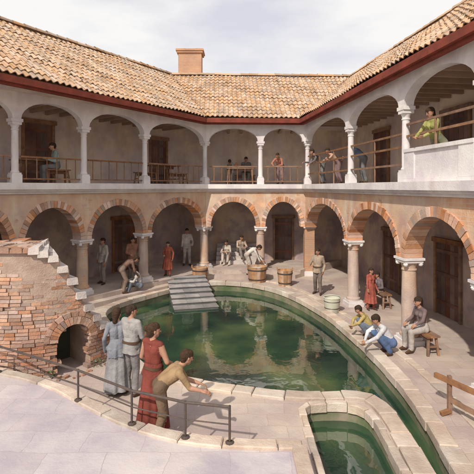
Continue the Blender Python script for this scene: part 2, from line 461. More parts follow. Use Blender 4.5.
for i in range(3):
    a = Vector((*ridge[i],RZ+.03)); b = Vector((*ridge[i+1],RZ+.03)); n = int((b-a).length/.42)
    d = (b-a).normalized(); x = Vector((-d.y,d.x,0))
    for k in range(n):
        p0 = a+(b-a)*k/n+Vector((0,0,U(-.015,.015))); p1 = a+(b-a)*(k+1.1)/n; r = R()
        for j in range(8):
            t0, t1 = math.pi*j/8, math.pi*(j+1)/8
            def q(p, t, rad): return p+x*math.cos(t)*rad+Vector((0,0,math.sin(t)*rad))
            mb.face([q(p0,t0,.13),q(p0,t1,.13),q(p1,t1,.105),q(p1,t0,.105)], 0, r)
mb.build('ridge_tiles', [M_tile], bath, smooth=50)
mb = MB(); cx, cy = -2.35, 22.3
mb.box((cx,cy,9.6), (1.15,.8,2.2), 0, 0); mb.box((cx,cy,10.73), (1.29,.94,.1), 0, 0); mb.box((cx,cy,10.82), (1.38,1.03,.09), 0, 0)
mb.box((cx,cy,9.35), (1.25,.9,.12), 0, 0)
for dx in (-.3,.3): mb.lathe((cx+dx,cy,10.86), [(.12,0),(.10,.1),(.13,.12),(.12,.14),(.09,.14),(.09,.05)], 14, 2)
mb.build('chimney', [M_brick, M_white, M_terra], bath)

# ------------------------------------------------------------------ pool & pavement
def catmull(P, n=6):
    out = []; m = len(P)
    for i in range(m):
        p0, p1, p2, p3 = [Vector(P[(i+k-1)%m]) for k in range(4)]
        for j in range(n):
            t = j/n
            out.append(.5*((2*p1)+(-p0+p2)*t+(2*p0-5*p1+4*p2-p3)*t*t+(-p0+3*p1-3*p2+p3)*t**3))
    return out
pool_pts = [(-3.75,12.6),(-4.0,13.5),(-3.72,14.4),(-3.1,15.35),(-2.2,16.5),(-1.1,17.4),(0,17.35),(1.0,16.7),(1.9,15.3),(2.65,12.96),(3.0,10.6),
            (3.12,8.7),(3.08,7.3),(2.95,6.2),(2.82,5.0),(2.72,3.6),(2.58,3.1),(2.46,3.6),(2.52,5.2),(2.6,6.5),(2.6,7.4),(2.42,7.92),(1.95,8.06),(1.2,8.02),
            (.1,8.28),(-.92,8.62),(-1.9,9.2),(-2.5,10.2),(-3.2,11.6)]
pool = catmull(pool_pts, 5)
basin = catmull([(1.12,4.0),(1.12,5.8),(1.12,7.4),(1.25,7.62),(1.8,7.66),(2.12,7.52),(2.24,7.1),(2.2,5.6),(2.12,4.1),(1.6,3.85)], 4)
outer = [(-16,-6),(11,-6),(11,27),(-16,27)]
DZ = .2
def fillpoly(mb, loops, z, m=0):
    L3 = [[Vector((p[0],p[1],0)) for p in l] for l in loops]
    flat = [p for l in L3 for p in l]
    for t in tessellate_polygon(L3):
        mb.face([(flat[i].x, flat[i].y, z) for i in t], m, .5)
mb = MB(); fillpoly(mb, [outer, pool[::-1], basin[::-1]], DZ)
mb.build('pavement', [M_deck])
mb = MB(); fillpoly(mb, [[(-400,-400),(400,-400),(400,400),(-400,400)], outer[::-1]], DZ); mb.build('ground', [M_ground])
mb = MB()
for lp in (pool, basin):
    for i in range(len(lp)):
        a, b = lp[i], lp[(i+1)%len(lp)]
        mb.face([(a.x,a.y,-1),(b.x,b.y,-1),(b.x,b.y,DZ),(a.x,a.y,DZ)])
mb.face([(-5,2,-1),(5,2,-1),(5,19,-1),(-5,19,-1)])
mb.build('pool_basin_wall', [M_poolwall])
mb = MB(); WZ = -.12
fillpoly(mb, [pool], WZ); fillpoly(mb, [basin], WZ+.05)
mb.build('water', [M_water])

def coping(mb, line, width, z0, z1, closed=True, bl=.5, side=1, over=.04, m=0):
    P = [Vector(p) for p in line]
    if closed: P = P+[P[0]]
    cum = [0]
    for a, b in zip(P[:-1], P[1:]): cum.append(cum[-1]+(b-a).length)
    def at(s):
        s = min(max(s,0), cum[-1]-1e-6)
        for i in range(len(P)-1):
            if cum[i+1] > s: 
                t = (s-cum[i])/(cum[i+1]-cum[i]); return P[i].lerp(P[i+1], t)
        return P[-1]
    def nn(s):
        d = (at(s+.12)-at(s-.12)).normalized(); return Vector((-d.y,d.x))*side
    s = 0
    while s < cum[-1]-.15:
        l = bl*U(.7,1.35); 
        if s+l > cum[-1]-.2: l = cum[-1]-s
        s0, s1 = s+.007, s+l-.007; j = U(-.008,.008); wj = U(-.025,.02); oj = U(-.012,.012)
        sm = (s0+s1)/2; s += l
        a0, am, a1 = at(s0), at(sm), at(s1); n0, nm, n1 = nn(s0), nn(sm), nn(s1)
        lo = [a0-n0*(over+oj), am-nm*(over+oj), a1-n1*(over+oj), a1+n1*(width+wj), am+nm*(width+wj), a0+n0*(width+wj)]
        c = sum(lo, Vector((0,0)))/6; hi = [p+(c-p).normalized()*.018 for p in lo]; r = R(); zz = z1+j
        mb.prism(lo, z0, zz-.016, m, r)
        mb.face([(p.x,p.y,zz) for p in hi], m, r)
        for i in range(6):
            a, b = lo[i], lo[(i+1)%6]; c_, d_ = hi[(i+1)%6], hi[i]
            mb.face([(a.x,a.y,zz-.016),(b.x,b.y,zz-.016),(c_.x,c_.y,zz),(d_.x,d_.y,zz)], m, r)
mb = MB(); coping(mb, pool, .25, DZ-.1, DZ+.06)
coping(mb, basin, .07, DZ-.1, DZ+.05, bl=.4, side=-1 if sum((basin[i].x*basin[(i+1)%len(basin)].y-basin[(i+1)%len(basin)].x*basin[i].y) for i in range(len(basin)))>0 else 1)
mb.build('pool_coping', [M_coping])
mb = MB()
arc = [(.6,18.1),(1.6,17.3),(2.35,15.9),(2.85,14.2),(3.28,12.6),(3.52,11.0),(3.72,9.4),(3.78,7.9),(3.75,6.6),(3.6,5.2)]
arc2 = []
for i in range(len(arc)-1): arc2 += [Vector(arc[i]).lerp(Vector(arc[i+1]), k/4) for k in range(4)]
coping(mb, arc2, .14, DZ-.02, DZ+.045, closed=False)
mb.build('kerb', [M_coping])

# steps into the pool: solid masonry flight from the rim down into the water
mb = MB()
a0 = Vector((-1.95,17.05)); ax = Vector((.26,-1)).normalized(); px = Vector((ax.y,-ax.x))*-1
wv = .74
o = a0-ax*.25; o2 = a0
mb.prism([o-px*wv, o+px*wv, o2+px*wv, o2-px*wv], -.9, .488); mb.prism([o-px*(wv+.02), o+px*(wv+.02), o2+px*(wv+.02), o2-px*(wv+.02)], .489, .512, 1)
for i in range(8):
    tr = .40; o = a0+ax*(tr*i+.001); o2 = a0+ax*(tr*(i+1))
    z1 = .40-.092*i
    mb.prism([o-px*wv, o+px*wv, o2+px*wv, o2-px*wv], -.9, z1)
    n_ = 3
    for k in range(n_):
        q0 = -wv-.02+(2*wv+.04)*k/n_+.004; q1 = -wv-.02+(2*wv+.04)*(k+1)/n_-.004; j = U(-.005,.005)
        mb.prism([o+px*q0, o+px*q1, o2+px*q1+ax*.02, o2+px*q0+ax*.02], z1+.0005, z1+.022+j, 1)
mb.build('stone_steps', [M_stepshade, M_greystep])

edge = [(-9.5,9.6),(-7.2,9.0),(-4.9,8.55),(-3.4,7.95),(-2.3,7.12),(-1.5,6.55),(-.7,6.2),(.1,6.08),(.9,6.05)]
ed = []
for i in range(len(edge)-1):
    p0,p1,p2,p3 = [Vector(edge[max(0,min(len(edge)-1,i+k-1))]) for k in range(4)]
    for j in range(4):
        t=j/4; ed.append(.5*((2*p1)+(-p0+p2)*t+(2*p0-5*p1+4*p2-p3)*t*t+(-p0+3*p1-3*p2+p3)*t**3))
ed.append(Vector(edge[-1]))
mb = MB(); TZ = .46
loop = ed+[Vector((.9,-5)),Vector((-15,-5)),Vector((-15,9.6))]
fillpoly(mb, [loop], TZ)
for a, b in zip(loop[:-1], loop[1:]): mb.face([(a.x,a.y,0),(b.x,b.y,0),(b.x,b.y,TZ),(a.x,a.y,TZ)])
mb.build('terrace', [M_terr])
mb = MB(); coping(mb, ed, .05, TZ-.08, TZ+.05, closed=False, bl=.8, side=1, over=.16)
coping(mb, [Vector((.9,6.0)),Vector((.9,0))], .05, TZ-.08, TZ+.045, closed=False, bl=.8, side=1, over=.16)
mb.build('terrace_kerb', [M_coping])
mb = MB(); rl = [(-5.9,8.6),(-4.5,8.3),(-2.6,7.2),(-1.55,6.48),(-.72,6.13),(-.1,6.0)]
for a, b in zip(rl[:-1], rl[1:]): 
    mb.beam((*a,1.0),(*b,1.0), .04, n=10); mb.beam((*a,.76),(*b,.76), .02, n=8)
for p in rl: mb.beam((*p,TZ),(*p,1.02), .035, n=8); mb.lathe((*p,TZ+.05), [(.06,0),(.06,.015),(.03,.03)], 12)
mb.build('handrail', [M_iron])

# ------------------------------------------------------------------ round brick ruin with a spiral of steps
ruin = empty('brick_ruin')
RC = Vector((-4.45,10.45)); RR = 1.80
def rp(s, r):
    if s < 0:
        bend = .05*s*s
        return Vector((RC.x+s, RC.y-r+bend*.6))
    th = math.radians(-90)+s/RR
    return RC+Vector((math.cos(th), math.sin(th)))*r
def zt_s(s):
    if s < 0: return 2.82
    th = -90+math.degrees(s/RR)
    T = [(-90,2.82),(-74,2.80),(-64,2.62),(-55,2.22),(-45,1.66),(-35,1.22),(-20,.70),(-5,.38),(15,.16),(60,.1)]
    for (x0,z0),(x1,z1) in zip(T[:-1],T[1:]):
        if th < x1: return z0+(z1-z0)*(th-x0)/(x1-x0)
    return .1
NST = 5.6; dS = math.radians(NST)*RR
def zt_q(s):
    if s < dS*2: return zt_s(s)
    return zt_s((math.floor(s/dS)+.5)*dS)
SMAX = math.radians(100)*RR; SMIN = -3.4
so_, sw_, sh_ = math.radians(38)*RR, .34, .68
def inop(s, z): return abs(s-so_) < sw_ and z < .2+sh_+math.sqrt(max(0, sw_**2-(s-so_)**2))
mb = MB(); rowh = .072; z = -.3; row = 0
while z < 2.85:
    s = SMIN+(.11 if row % 2 else 0)
    while s < SMAX:
        l = .215*U(.86,1.14); sm = s+l/2
        if z+rowh <= min(zt_s(s+l), zt_q(sm))+.03+U(-.01,.01) and not inop(sm, z+rowh/2):
            g = .005; batter = .05*(1-z/2.8)
            r0 = RR+batter+U(-.010,.010)+(.03*math.sin(sm*2.1+z*1.7)); 
            if R() < .05: r0 -= .03
            e = [U(-.003,.003) for _ in range(4)]
            a, b_ = rp(s+g, r0), rp(s+l-g, r0); c, d_ = rp(s+l-g, r0-.2), rp(s+g, r0-.2)
            a2, b2 = rp(s+g, r0-.004), rp(s+l-g, r0-.004)
            mb.hexa([(a.x,a.y,z+g+e[0]),(b_.x,b_.y,z+g+e[1]),(c.x,c.y,z+g),(d_.x,d_.y,z+g)],
                    [(a2.x,a2.y,z+rowh-g+e[2]),(b2.x,b2.y,z+rowh-g+e[3]),(c.x,c.y,z+rowh-g),(d_.x,d_.y,z+rowh-g)], 0)
        s += l
    z += rowh; row += 1
for ring, (ri, ro) in enumerate(((sw_-.02, sw_+.13),(sw_+.14, sw_+.24))):
    n = 17 if ring == 0 else 11
    for i in range(n):
        t0 = math.pi*(i+.05)/n; t1 = math.pi*(i+.95)/n; zc = .2+sh_
        q = [(so_+r_*math.cos(t), zc+r_*math.sin(t)) for t, r_ in ((t0,ri),(t1,ri),(t1,ro),(t0,ro))]
        rr_ = RR+.075-.015*ring
        mb.hexa([(*rp(a,rr_),b) for a,b in q], [(*rp(a,rr_-.4),b) for a,b in q], 0)
mb.build('brick_courses', [M_rubble], ruin)
mb = MB(); s = SMIN
mort = mat('lime_mortar', (.44,.34,.27), (.34,.24,.19), 3, bump=.6)
while s < SMAX:
    ds = .09; sm = s+ds/2; zt = zt_q(sm)-.10; ri = .15 if s >= 0 else .4
    a, b_, c, d_ = rp(s,RR-.012), rp(s+ds,RR-.012), rp(s+ds,ri), rp(s,ri)
    if abs(sm-so_) < sw_:
        zo = .2+sh_+math.sqrt(max(0, sw_**2-(sm-so_)**2))
        mb.prism([a,b_,c,d_], zo, max(zt,zo+.02), 0)
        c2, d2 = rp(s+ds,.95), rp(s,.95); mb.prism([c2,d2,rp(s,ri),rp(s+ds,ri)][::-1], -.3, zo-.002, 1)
    else: mb.prism([a,b_,c,d_], -.3, zt, 0)
    s += ds
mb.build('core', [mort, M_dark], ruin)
mb = MB(); k = 2
while k*dS < SMAX:
    s0, s1 = k*dS, (k+1)*dS; zt = zt_q(s0+dS/2)
    cuts = [RR+.10, 1.25+U(-.15,.15), .75+U(-.1,.1), .2]
    for ra, rb in zip(cuts[:-1], cuts[1:]):
        j = [U(-.012,.012) for _ in range(4)]
        P = [rp(s0-.015+j[0],ra-.006), rp(s1+.005+j[1],ra-.006), rp(s1+.005+j[2],rb+.006), rp(s0-.015+j[3],rb+.006)]
        c = sum(P, Vector((0,0)))/4
        mb.hexa([(p.x,p.y,zt-.13) for p in P], [(*(p+(c-p)*.07),zt+U(-.012,.008)) for p in P])
    k += 1
s = SMIN
while s < 2*dS:
    ds = U(.22,.38); ds = min(ds, 2*dS-s+.001)
    r = RR+.06
    while r > .5:
        l = U(.2,.4); P = [rp(s+.005,r), rp(s+ds-.005,r), rp(s+ds-.005,r-l+.01), rp(s+.005,r-l+.01)]; c = sum(P, Vector((0,0)))/4
        if R() > .06: mb.hexa([(p.x,p.y,2.70) for p in P], [(*(p+(c-p)*.06),2.80+U(-.03,.02)) for p in P], 1)
        r -= l
    s += ds
mb.build('worn_steps', [M_step, M_rubble], ruin)
mb = MB()
for _ in range(22):
    s = U(.4,2.4); p = rp(s, RR+U(.12,.35)); q = U(.03,.08); mb.box((p.x,p.y,.2+q*.3), (q*1.4,q,q*.7), U(0,3))
mb.build('loose_stones', [M_rubble], ruin)
def leaves(mb, c, rad, n, size, m=0, flat=1.0):
    for _ in range(n):
        v = Vector((random.gauss(0,1),random.gauss(0,1),random.gauss(0,1))); v = v.normalized()*rad*U(.3,1)**.6; v.z *= flat
        p = Vector(c)+v; a = Vector((U(-1,1),U(-1,1),U(-.3,1))).normalized(); b = a.cross(Vector((U(-1,1),U(-1,1),U(-1,1)))).normalized()
        s = size*U(.6,1.3)
        mb.face([p, p+a*s*.5+b*s*.28, p+a*s, p+a*s*.5-b*s*.28], m)
mb = MB()
for s_, z_, rr_ in ((.75,.27,.1),(1.65,.26,.12),(-.9,2.84,.1)): 
    p = rp(s_, RR+(.08 if z_ < 1 else -.2)); leaves(mb, (p.x,p.y,z_), rr_, 60, .05)
mb.build('weeds', [M_leaf])

# ------------------------------------------------------------------ props
M_wood2 = mat('tub_timber', (.46,.27,.15), (.34,.18,.09), 5, rnd=.25)
def tub(x, y, z, r=.3, h=.5):
    mb = MB(); n = 20
    mb.lathe((x,y,z), [(0,.0),(r*.82,0),(r,h),(r*.92,h),(r*.9,h-.1)], n, 0, True)
    mb.lathe((x,y,z), [(0,h-.12),(r*.92,h-.1)], n, 2)
    for f in (.15,.75): 
        rr = r*(.82+.18*f)+.006; mb.lathe((x,y,z+h*f), [(rr,0),(rr+.006,.0),(rr+.01,.05),(rr,.05)], n, 1)
    for sg in (-1,1): mb.box((x+sg*r*.98,y,z+h+.03), (.035,.12,.1), 0, 0)
    return mb.build('wooden_tub', [M_wood2, M_iron, M_cloth], smooth=30)
def W(u, d, z): return ((u-237)/440*d, d, z)
tub(*W(200,17.85,.2), r=.33, h=.55)
tub(*W(257,17.7,.2), r=.40, h=.62)
tub(*W(285,17.0,.2), r=.30, h=.60)
mb = MB(); x,y,z = W(332,13.4,.2)
mb.lathe((x,y,z), [(0,0),(.20,0),(.215,.02),(.25,.42),(.27,.44),(.26,.46),(.235,.45),(.22,.3),(0,.3)], 26, 0)
for q in (.12,.32): mb.lathe((x,y,z+q), [(.215+.04*q*2,0),(.226+.04*q*2,.01),(.216+.04*q*2,.03)], 26, 1)
for i in range(12):
    t0, t1 = math.pi*i/12, math.pi*(i+1)/12
    mb.beam((x+.25*math.cos(t0),y-.02-.1*math.sin(t0),z+.42+.10*math.sin(t0)),(x+.25*math.cos(t1),y-.02-.1*math.sin(t1),z+.42+.10*math.sin(t1)),.014,m=1)
mb.build('white_pail', [mat('enamel', (.62,.61,.52), (.52,.53,.42), 5, rough=.4), M_iron], smooth=35)
def table(name, x, y, z, ang, L_=1.2, w=.7, h=.75):
    mb = MB(); ca, sa = math.cos(ang), math.sin(ang)
    def T(a,b): return (x+ca*a-sa*b, y+sa*a+ca*b)
    for i in range(4):
        b = -w/2+(i+.5)*w/4; c = T(0,b); mb.box((*c,z+h-.02), (L_,w/4-.006,.04), ang)
    for a in (-1,1):
        for b in (-1,1): 
            p = T(a*(L_/2-.08), b*(w/2-.07)); q = T(a*(L_/2-.03), b*(w/2-.03)); mb.beam((*q,z),(*p,z+h-.04), .05)
        mb.beam((*T(a*(L_/2-.06),-w/2+.08),z+.2),(*T(a*(L_/2-.06),w/2-.08),z+.2), .04)
    mb.beam((*T(-L_/2+.08,0),z+h-.1),(*T(L_/2-.08,0),z+h-.1), .05, .1)
    mb.build(name, [M_wood])
al = math.atan2(dl.y, dl.x); ar = math.atan2(dr.y, dr.x)
x,y,z = W(33,14.0,4.12); table('wooden_table', x,y,z, al, 1.2)
x,y,z = W(163,17.6,4.12); table('wooden_table', x,y,z, al, 1.3)
x,y,z = W(240,20.1,4.12); table('wooden_table', x,y,z, 0, 1.2)
for u,d,z,a,l in ((146,17.1,4.12,al,1.0),(178,17.9,4.12,al,.9),(57,14.25,4.12,al,.8),(245,20.9,4.12,0,1.0)):
    x,y,z = W(u,d,z); table('wooden_bench', x,y,z, a, l, .32, .45)
for p,a,l in ((W(423,10.3,.2),ar,.9),(W(378,14.3,.2),ar,1.3)): table('wooden_bench', *p, a, l, .32, .45)
mb = MB()
mb.beam((3.55,7.35,.2),(3.55,7.35,.85),.06); mb.beam((3.88,6.55,.2),(3.88,6.55,.9),.06); mb.beam((3.42,7.6,.76),(3.98,6.3,.80),.06,.08)
mb.beam((3.55,7.35,.45),(3.88,6.55,.45),.04,.07); mb.beam((3.55,7.33,.28),(3.38,7.3,.24),.06)
mb.build('wooden_barrier', [M_wood])
def jug(x,y,z,k=1.0):
    mb = MB(); mb.lathe((x,y,z), [(r*k,h*k) for r,h in ((0,0),(.07,0),(.12,.08),(.14,.18),(.11,.28),(.05,.34),(.045,.38),(.065,.41),(.05,.405),(.035,.36))], 18)
    mb.beam((x+.05*k,y,z+.37*k),(x+.12*k,y,z+.33*k),.02*k); mb.beam((x+.12*k,y,z+.33*k),(x+.13*k,y,z+.22*k),.02*k)
    mb.build('clay_jug', [M_terra], smooth=40)
jug(*W(236,20.05,4.87),.6)

# ------------------------------------------------------------------ people
def P3(x,y,z): return Vector((x,y,z))
def sym(d):
    J = {}
    for k, v in d.items():
        if k in ('pel','che','nek','hed'): J[k] = P3(*v)
        else: J[k+'L'] = P3(-v[0],v[1],v[2]); J[k+'R'] = P3(*v)
    return J
POSES = {
 'stand': dict(pel=(0,0,.95),che=(0,0,1.26),nek=(0,-.01,1.43),hed=(0,.02,1.575),sh=(.175,0,1.39),el=(.235,-.03,1.11),wr=(.23,.08,.87),hip=(.088,0,.92),kn=(.10,.03,.50),an=(.11,-.02,.09),to=(.13,.13,.035)),
 'sit': dict(pel=(0,0,.57),che=(0,.05,.88),nek=(0,.09,1.05),hed=(0,.14,1.19),sh=(.175,.07,1.0),el=(.23,.12,.73),wr=(.14,.36,.66),hip=(.09,.02,.55),kn=(.13,.44,.52),an=(.12,.42,.09),to=(.13,.57,.035)),
 'bend': dict(pel=(0,-.12,.90),che=(0,.16,1.10),nek=(0,.32,1.18),hed=(0,.46,1.20),sh=(.17,.27,1.13),el=(.2,.36,.84),wr=(.13,.50,.63),hip=(.09,-.1,.87),kn=(.11,.06,.48),an=(.12,-.05,.09),to=(.13,.10,.035)),
 'crouch': dict(pel=(0,-.12,.30),che=(0,.08,.58),nek=(0,.19,.72),hed=(0,.28,.84),sh=(.17,.14,.68),el=(.2,.34,.47),wr=(.12,.52,.33),hip=(.09,-.1,.30),kn=(.16,.26,.48),an=(.13,-.02,.09),to=(.14,.13,.035)),
 'step': dict(pel=(0,0,.28),che=(0,.08,.58),nek=(0,.13,.75),hed=(0,.19,.89),sh=(.17,.11,.70),el=(.22,.26,.48),wr=(.10,.42,.45),hip=(.09,.02,.27),kn=(.14,.38,.44),an=(.12,.52,.0),to=(.13,.66,-.05)),
 'lean': dict(pel=(0,-.22,.90),che=(0,.04,1.10),nek=(0,.18,1.22),hed=(0,.28,1.33),sh=(.175,.13,1.17),el=(.22,.30,.92),wr=(.12,.50,.88),hip=(.09,-.2,.87),kn=(.10,-.14,.48),an=(.11,-.25,.09),to=(.13,-.1,.035)),
}
def sphere_into(bm, c, r):
    bmesh.ops.create_icosphere(bm, subdivisions=2, radius=r, matrix=Matrix.Translation(c))
def capsule_into(bm, a, b, ra, rb, seg=12):
    sphere_into(bm, a, ra); sphere_into(bm, b, rb)
    d = b-a
    if d.length < 1e-4: return
    M = Matrix.Translation((a+b)/2) @ d.to_track_quat('Z','Y').to_matrix().to_4x4()
    bmesh.ops.create_cone(bm, cap_ends=True, segments=seg, radius1=ra, radius2=rb, depth=d.length, matrix=M)
def fab(name, c, k=.62):
    return mat(name, c, tuple(x*k for x in c), 4, rough=.9, bump=.8, bscale=8)
SKIN = mat('skin', (.46,.26,.18), (.40,.21,.14), 8, rough=.6, bump=.03)
HAIRS = {'dark': mat('hair_dark',(.035,.022,.016),(.06,.035,.022),30,rough=.6,bump=.8,bscale=45), 'brown': mat('hair_brown',(.075,.04,.022),(.045,.024,.015),30,rough=.6,bump=.8,bscale=45)}
SHOE = mat('leather',(.10,.055,.035))
EYE = mat('eye',(.03,.02,.02),rough=.3); LIP = mat('lip',(.35,.12,.10))
def person(name, loc, yaw, h=1.68, pose='stand', top=(.5,.5,.5), bot=(.2,.2,.22), hair='dark', skirt=None, female=False,
           over=None, look=0.0, sleeves='long', bun=False, fine=False, bare_legs=False, belt=None):
    J = sym(POSES[pose])
    rs = random.Random(int(abs(loc[0]*971+loc[1]*131))%9973)
    j = lambda a: (rs.random()*2-1)*a
    for k in ('elL','elR','wrL','wrR'): J[k] += P3(j(.04),j(.07),j(.05))
    if pose in ('stand',):
        dd = abs(j(.07))+.02; J['anL'] += P3(-.01,dd,0); J['toL'] += P3(-.03,dd,0); J['knL'] += P3(0,dd*.7,0); J['anR'] += P3(0.02,-dd*.6,0); J['toR'] += P3(0.04,-dd*.6,0)
        J['hipL'].z -= .01; J['pel'].x += .015
        if rs.random() < .5: J['wrR'] = P3(.12,.27,1.08+j(.1)); J['elR'] = P3(.25,.0,1.10)
    if over:
        for k, v in over.items(): J[k] = P3(*v)
    fem = .92 if female else 1.0
    for k in ('shL','shR'): J[k].x *= fem
    caps = []
    def C(a,b,ra,rb,l): caps.append((a.copy(),b.copy(),ra,rb,l))
    TOP, BOT, SK, HR, SH = 1, 2, 0, 3, 4
    up = (J['nek']-J['pel']).normalized()
    side = (J['shR']-J['shL']).normalized()
    for s in 'LR':
        sh, hp = J['sh'+s], J['hip'+s]
        sg = -1 if s == 'L' else 1
        ches = J['che']+side*sg*.075*fem
        C(hp, J['pel'].lerp(J['che'],.45)+side*sg*.055, .115 if not female else .12, .098 if not female else .088, BOT if not skirt else TOP)
        C(J['pel'].lerp(J['che'],.35)+side*sg*.055, ches+up*.03, .10 if not female else .09, .112 if not female else .10, TOP)
        C(ches+up*.04, sh-up*.02-side*sg*.03, .10*fem, .072*fem, TOP)
        C(J['nek']-up*.03, sh, .06, .062*fem, TOP)
        sl = TOP if sleeves in ('long','short') else SK
        C(sh, J['el'+s], .060*fem, .045*fem, sl)
        sl2 = TOP if sleeves == 'long' else SK
        C(J['el'+s], J['wr'+s], .044*fem if sl2 == SK else .05*fem, .027 if sl2 == SK else .036, sl2)
        lb = SK if bare_legs else BOT
        ex = 0 if bare_legs else .016
        C(hp, J['kn'+s], .090+ex, .058+ex, BOT); 
        C(J['kn'+s], J['kn'+s].lerp(J['an'+s],.35)+P3(0,-.012,0), .056+ex, .055+ex, lb)
        C(J['kn'+s].lerp(J['an'+s],.3)+P3(0,-.012,0), J['an'+s]+P3(0,0,.03), .056+ex, .036+ex*1.6, lb)
        hl = J['an'+s]+(J['an'+s]-J['to'+s]).normalized()*.03; hl.z = J['to'+s].z+.01
        C(J['an'+s], hl, .036, .036, SH); C(hl, J['to'+s], .036, .03, SH); C(J['an'+s], J['to'+s], .04, .03, SH)
        if female: C(ches+P3(0,.06,0), ches+P3(0,.061,0), .07, .07, TOP)
    C(J['nek']-up*.05, J['hed']-P3(0,.01,.04), .056*fem, .052*fem, SK)
    tilt = {'bend':-.9,'crouch':-.5,'lean':-.35,'sit':-.15,'step':-.25}.get(pose, -.05)
    HM = Matrix.Translation(J['hed']) @ Matrix.Rotation(look,4,'Z') @ Matrix.Rotation(tilt,4,'X')
    hv = lambda x,y,z: HM @ P3(x,y,z)
    C(hv(0,-.022,.030), hv(0,.022,.022), .084, .078, SK)
    C(hv(0,.03,-.01), hv(0,.052,-.072), .064, .036, SK)
    C(hv(-.03,.03,-.03), hv(.03,.03,-.03), .045,.045, SK)
    C(hv(0,.096,.012), hv(0,.113,-.022), .010, .015, SK)
    for sg in (-1,1): C(hv(sg*.082,-.005,.008), hv(sg*.078,0,-.02), .016, .012, SK)
    C(hv(0,-.036,.046), hv(0,.016,.060), .091, .078, HR)
    C(hv(0,-.050,.02), hv(0,-.052,-.035), .082, .056 if not female else .068, HR)
    C(hv(-.052,-.008,.04), hv(.052,-.008,.04), .038, .038, HR)
    if female and not bun: C(hv(0,-.06,-.01), hv(0,-.075,-.13), .068, .045, HR)
    if bun: C(hv(0,-.125,.06), hv(0,-.135,.045), .045, .04, HR)
    bm = bmesh.new()
    for a,b,ra,rb,l in caps: capsule_into(bm, a, b, ra, rb)
    me = bpy.data.meshes.new('tmp'); bm.to_mesh(me); bm.free()
    ob = bpy.data.objects.new('tmp', me); scene.collection.objects.link(ob)
    rm = ob.modifiers.new('r','REMESH'); rm.mode = 'VOXEL'; rm.voxel_size = .011 if fine else .017
    sm = ob.modifiers.new('s','SMOOTH'); sm.factor = .5; sm.iterations = 4 if fine else 2
    dg = bpy.context.evaluated_depsgraph_get(); ev = ob.evaluated_get(dg); m2 = bpy.data.meshes.new_from_object(ev)
    nf = len(m2.polygons); cen = np.empty(nf*3, dtype=np.float32); m2.polygons.foreach_get('center', cen); cen = cen.reshape(-1,3)
    best = np.full(nf, 1e9); lab = np.zeros(nf, dtype=np.int32)
    for a,b,ra,rb,l in caps:
        a_ = np.array(a); ab = np.array(b)-a_; L2 = max(ab.dot(ab),1e-9)
        t = np.clip(((cen-a_)@ab)/L2, 0, 1); dd = np.linalg.norm(cen-(a_+t[:,None]*ab), axis=1)-(ra+(rb-ra)*t)
        if l == HR: dd -= .004
        k = dd < best; best[k] = dd[k]; lab[k] = l
    bm = bmesh.new(); bm.from_mesh(m2); bm.faces.ensure_lookup_table()
    for i, f in enumerate(bm.faces): f.material_index = int(lab[i]); f.smooth = True
    def addcap(a,b,ra,rb,mi,seg=8):
        n0 = len(bm.faces); capsule_into(bm, a, b, ra, rb, seg); bm.faces.ensure_lookup_table()
        for f in bm.faces[n0:]: f.material_index = mi; f.smooth = True
    for s in 'LR':
        w_, e_ = J['wr'+s], J['el'+s]; f = (w_-e_).normalized()
        ref = P3(0,1,0) if abs(f.y) < .8 else P3(-1 if s=='R' else 1,0,.3)
        sd = (ref-f*ref.dot(f)).normalized(); nn_ = f.cross(sd); 
        inn = nn_ if nn_.dot(J['pel']-w_) > 0 else -nn_
        for q, (off, ln) in enumerate(((.030,.070),(.010,.080),(-.010,.074),(-.028,.058))):
            kn = w_+f*.085+sd*off; addcap(w_+sd*off*.5, kn, .019, .0135, 0)
            m1 = kn+(f*.92+inn*.38)*ln*.5; m3 = m1+(f*.6+inn*.8)*ln*.5
            addcap(kn, m1, .0105, .0092, 0, 7); addcap(m1, m3, .0092, .0075, 0, 7)
        tb = w_+f*.025+sd*.022; t1 = tb+(sd*.7+f*.7).normalized()*.042; t2 = t1+(f*.9+sd*.15+inn*.3)*.032
        addcap(tb, t1, .015, .0115, 0); addcap(t1, t2, .011, .009, 0)
    for sg in (-1,1):
        addcap(hv(sg*.031,.094,.014), hv(sg*.031,.0941,.014), .0095, .0095, 5)
        addcap(hv(sg*.018,.099,.036), hv(sg*.046,.090,.036), .005, .004, 3)
    addcap(hv(-.018,.094,-.050), hv(.018,.094,-.050), .0065, .0065, 6)
    def loft(z0, z1, r0, r1, mi, folds=9, ry=.8, c0=None, c1=None, amp=.10, ph=0, rings=14, n=64):
        c0 = c0 or J['pel']; c1 = c1 or (J['anL']+J['anR'])/2
        prev = None
        for i in range(rings+1):
            t = i/rings; zz = z0+(z1-z0)*t; c = P3(c0.x+(c1.x-c0.x)*t, c0.y+(c1.y-c0.y)*t, zz)
            r = r0+(r1-r0)*(t**.8); ring = []
            for k in range(n):
                th = 2*math.pi*k/n; a = 1+amp*t*(math.sin(folds*th+ph+1.2*t)+.5*math.sin((folds*2-3)*th+2*ph))
                if t < .12: a *= 1+.02*math.sin(24*th)
                ring.append(bm.verts.new((c.x+r*a*math.cos(th), c.y+r*(ry+.12*t)*a*math.sin(th), zz+(.012*math.sin(3*th+ph) if i == rings else 0))))
            if prev:
                for k in range(n):
                    fc = bm.faces.new((prev[k], prev[(k+1)%n], ring[(k+1)%n], ring[k])); fc.material_index = mi; fc.smooth = True
            prev = ring
    if skirt:
        for spec in skirt: loft(**spec)
    if pose == 'stand' and not skirt:
        loft(1.12, .82, .155, .185, 1, folds=7, ry=.78, c1=J['pel'], amp=.04, rings=8)
    if belt: loft(1.05,1.01,belt,belt+.002,4,folds=1,ry=.79,c1=J['pel'],amp=0,rings=2)
    sc = h/1.70
    bmesh.ops.transform(bm, matrix=Matrix.Translation(loc) @ Matrix.Rotation(yaw,4,'Z') @ Matrix.Scale(sc,4), verts=bm.verts)
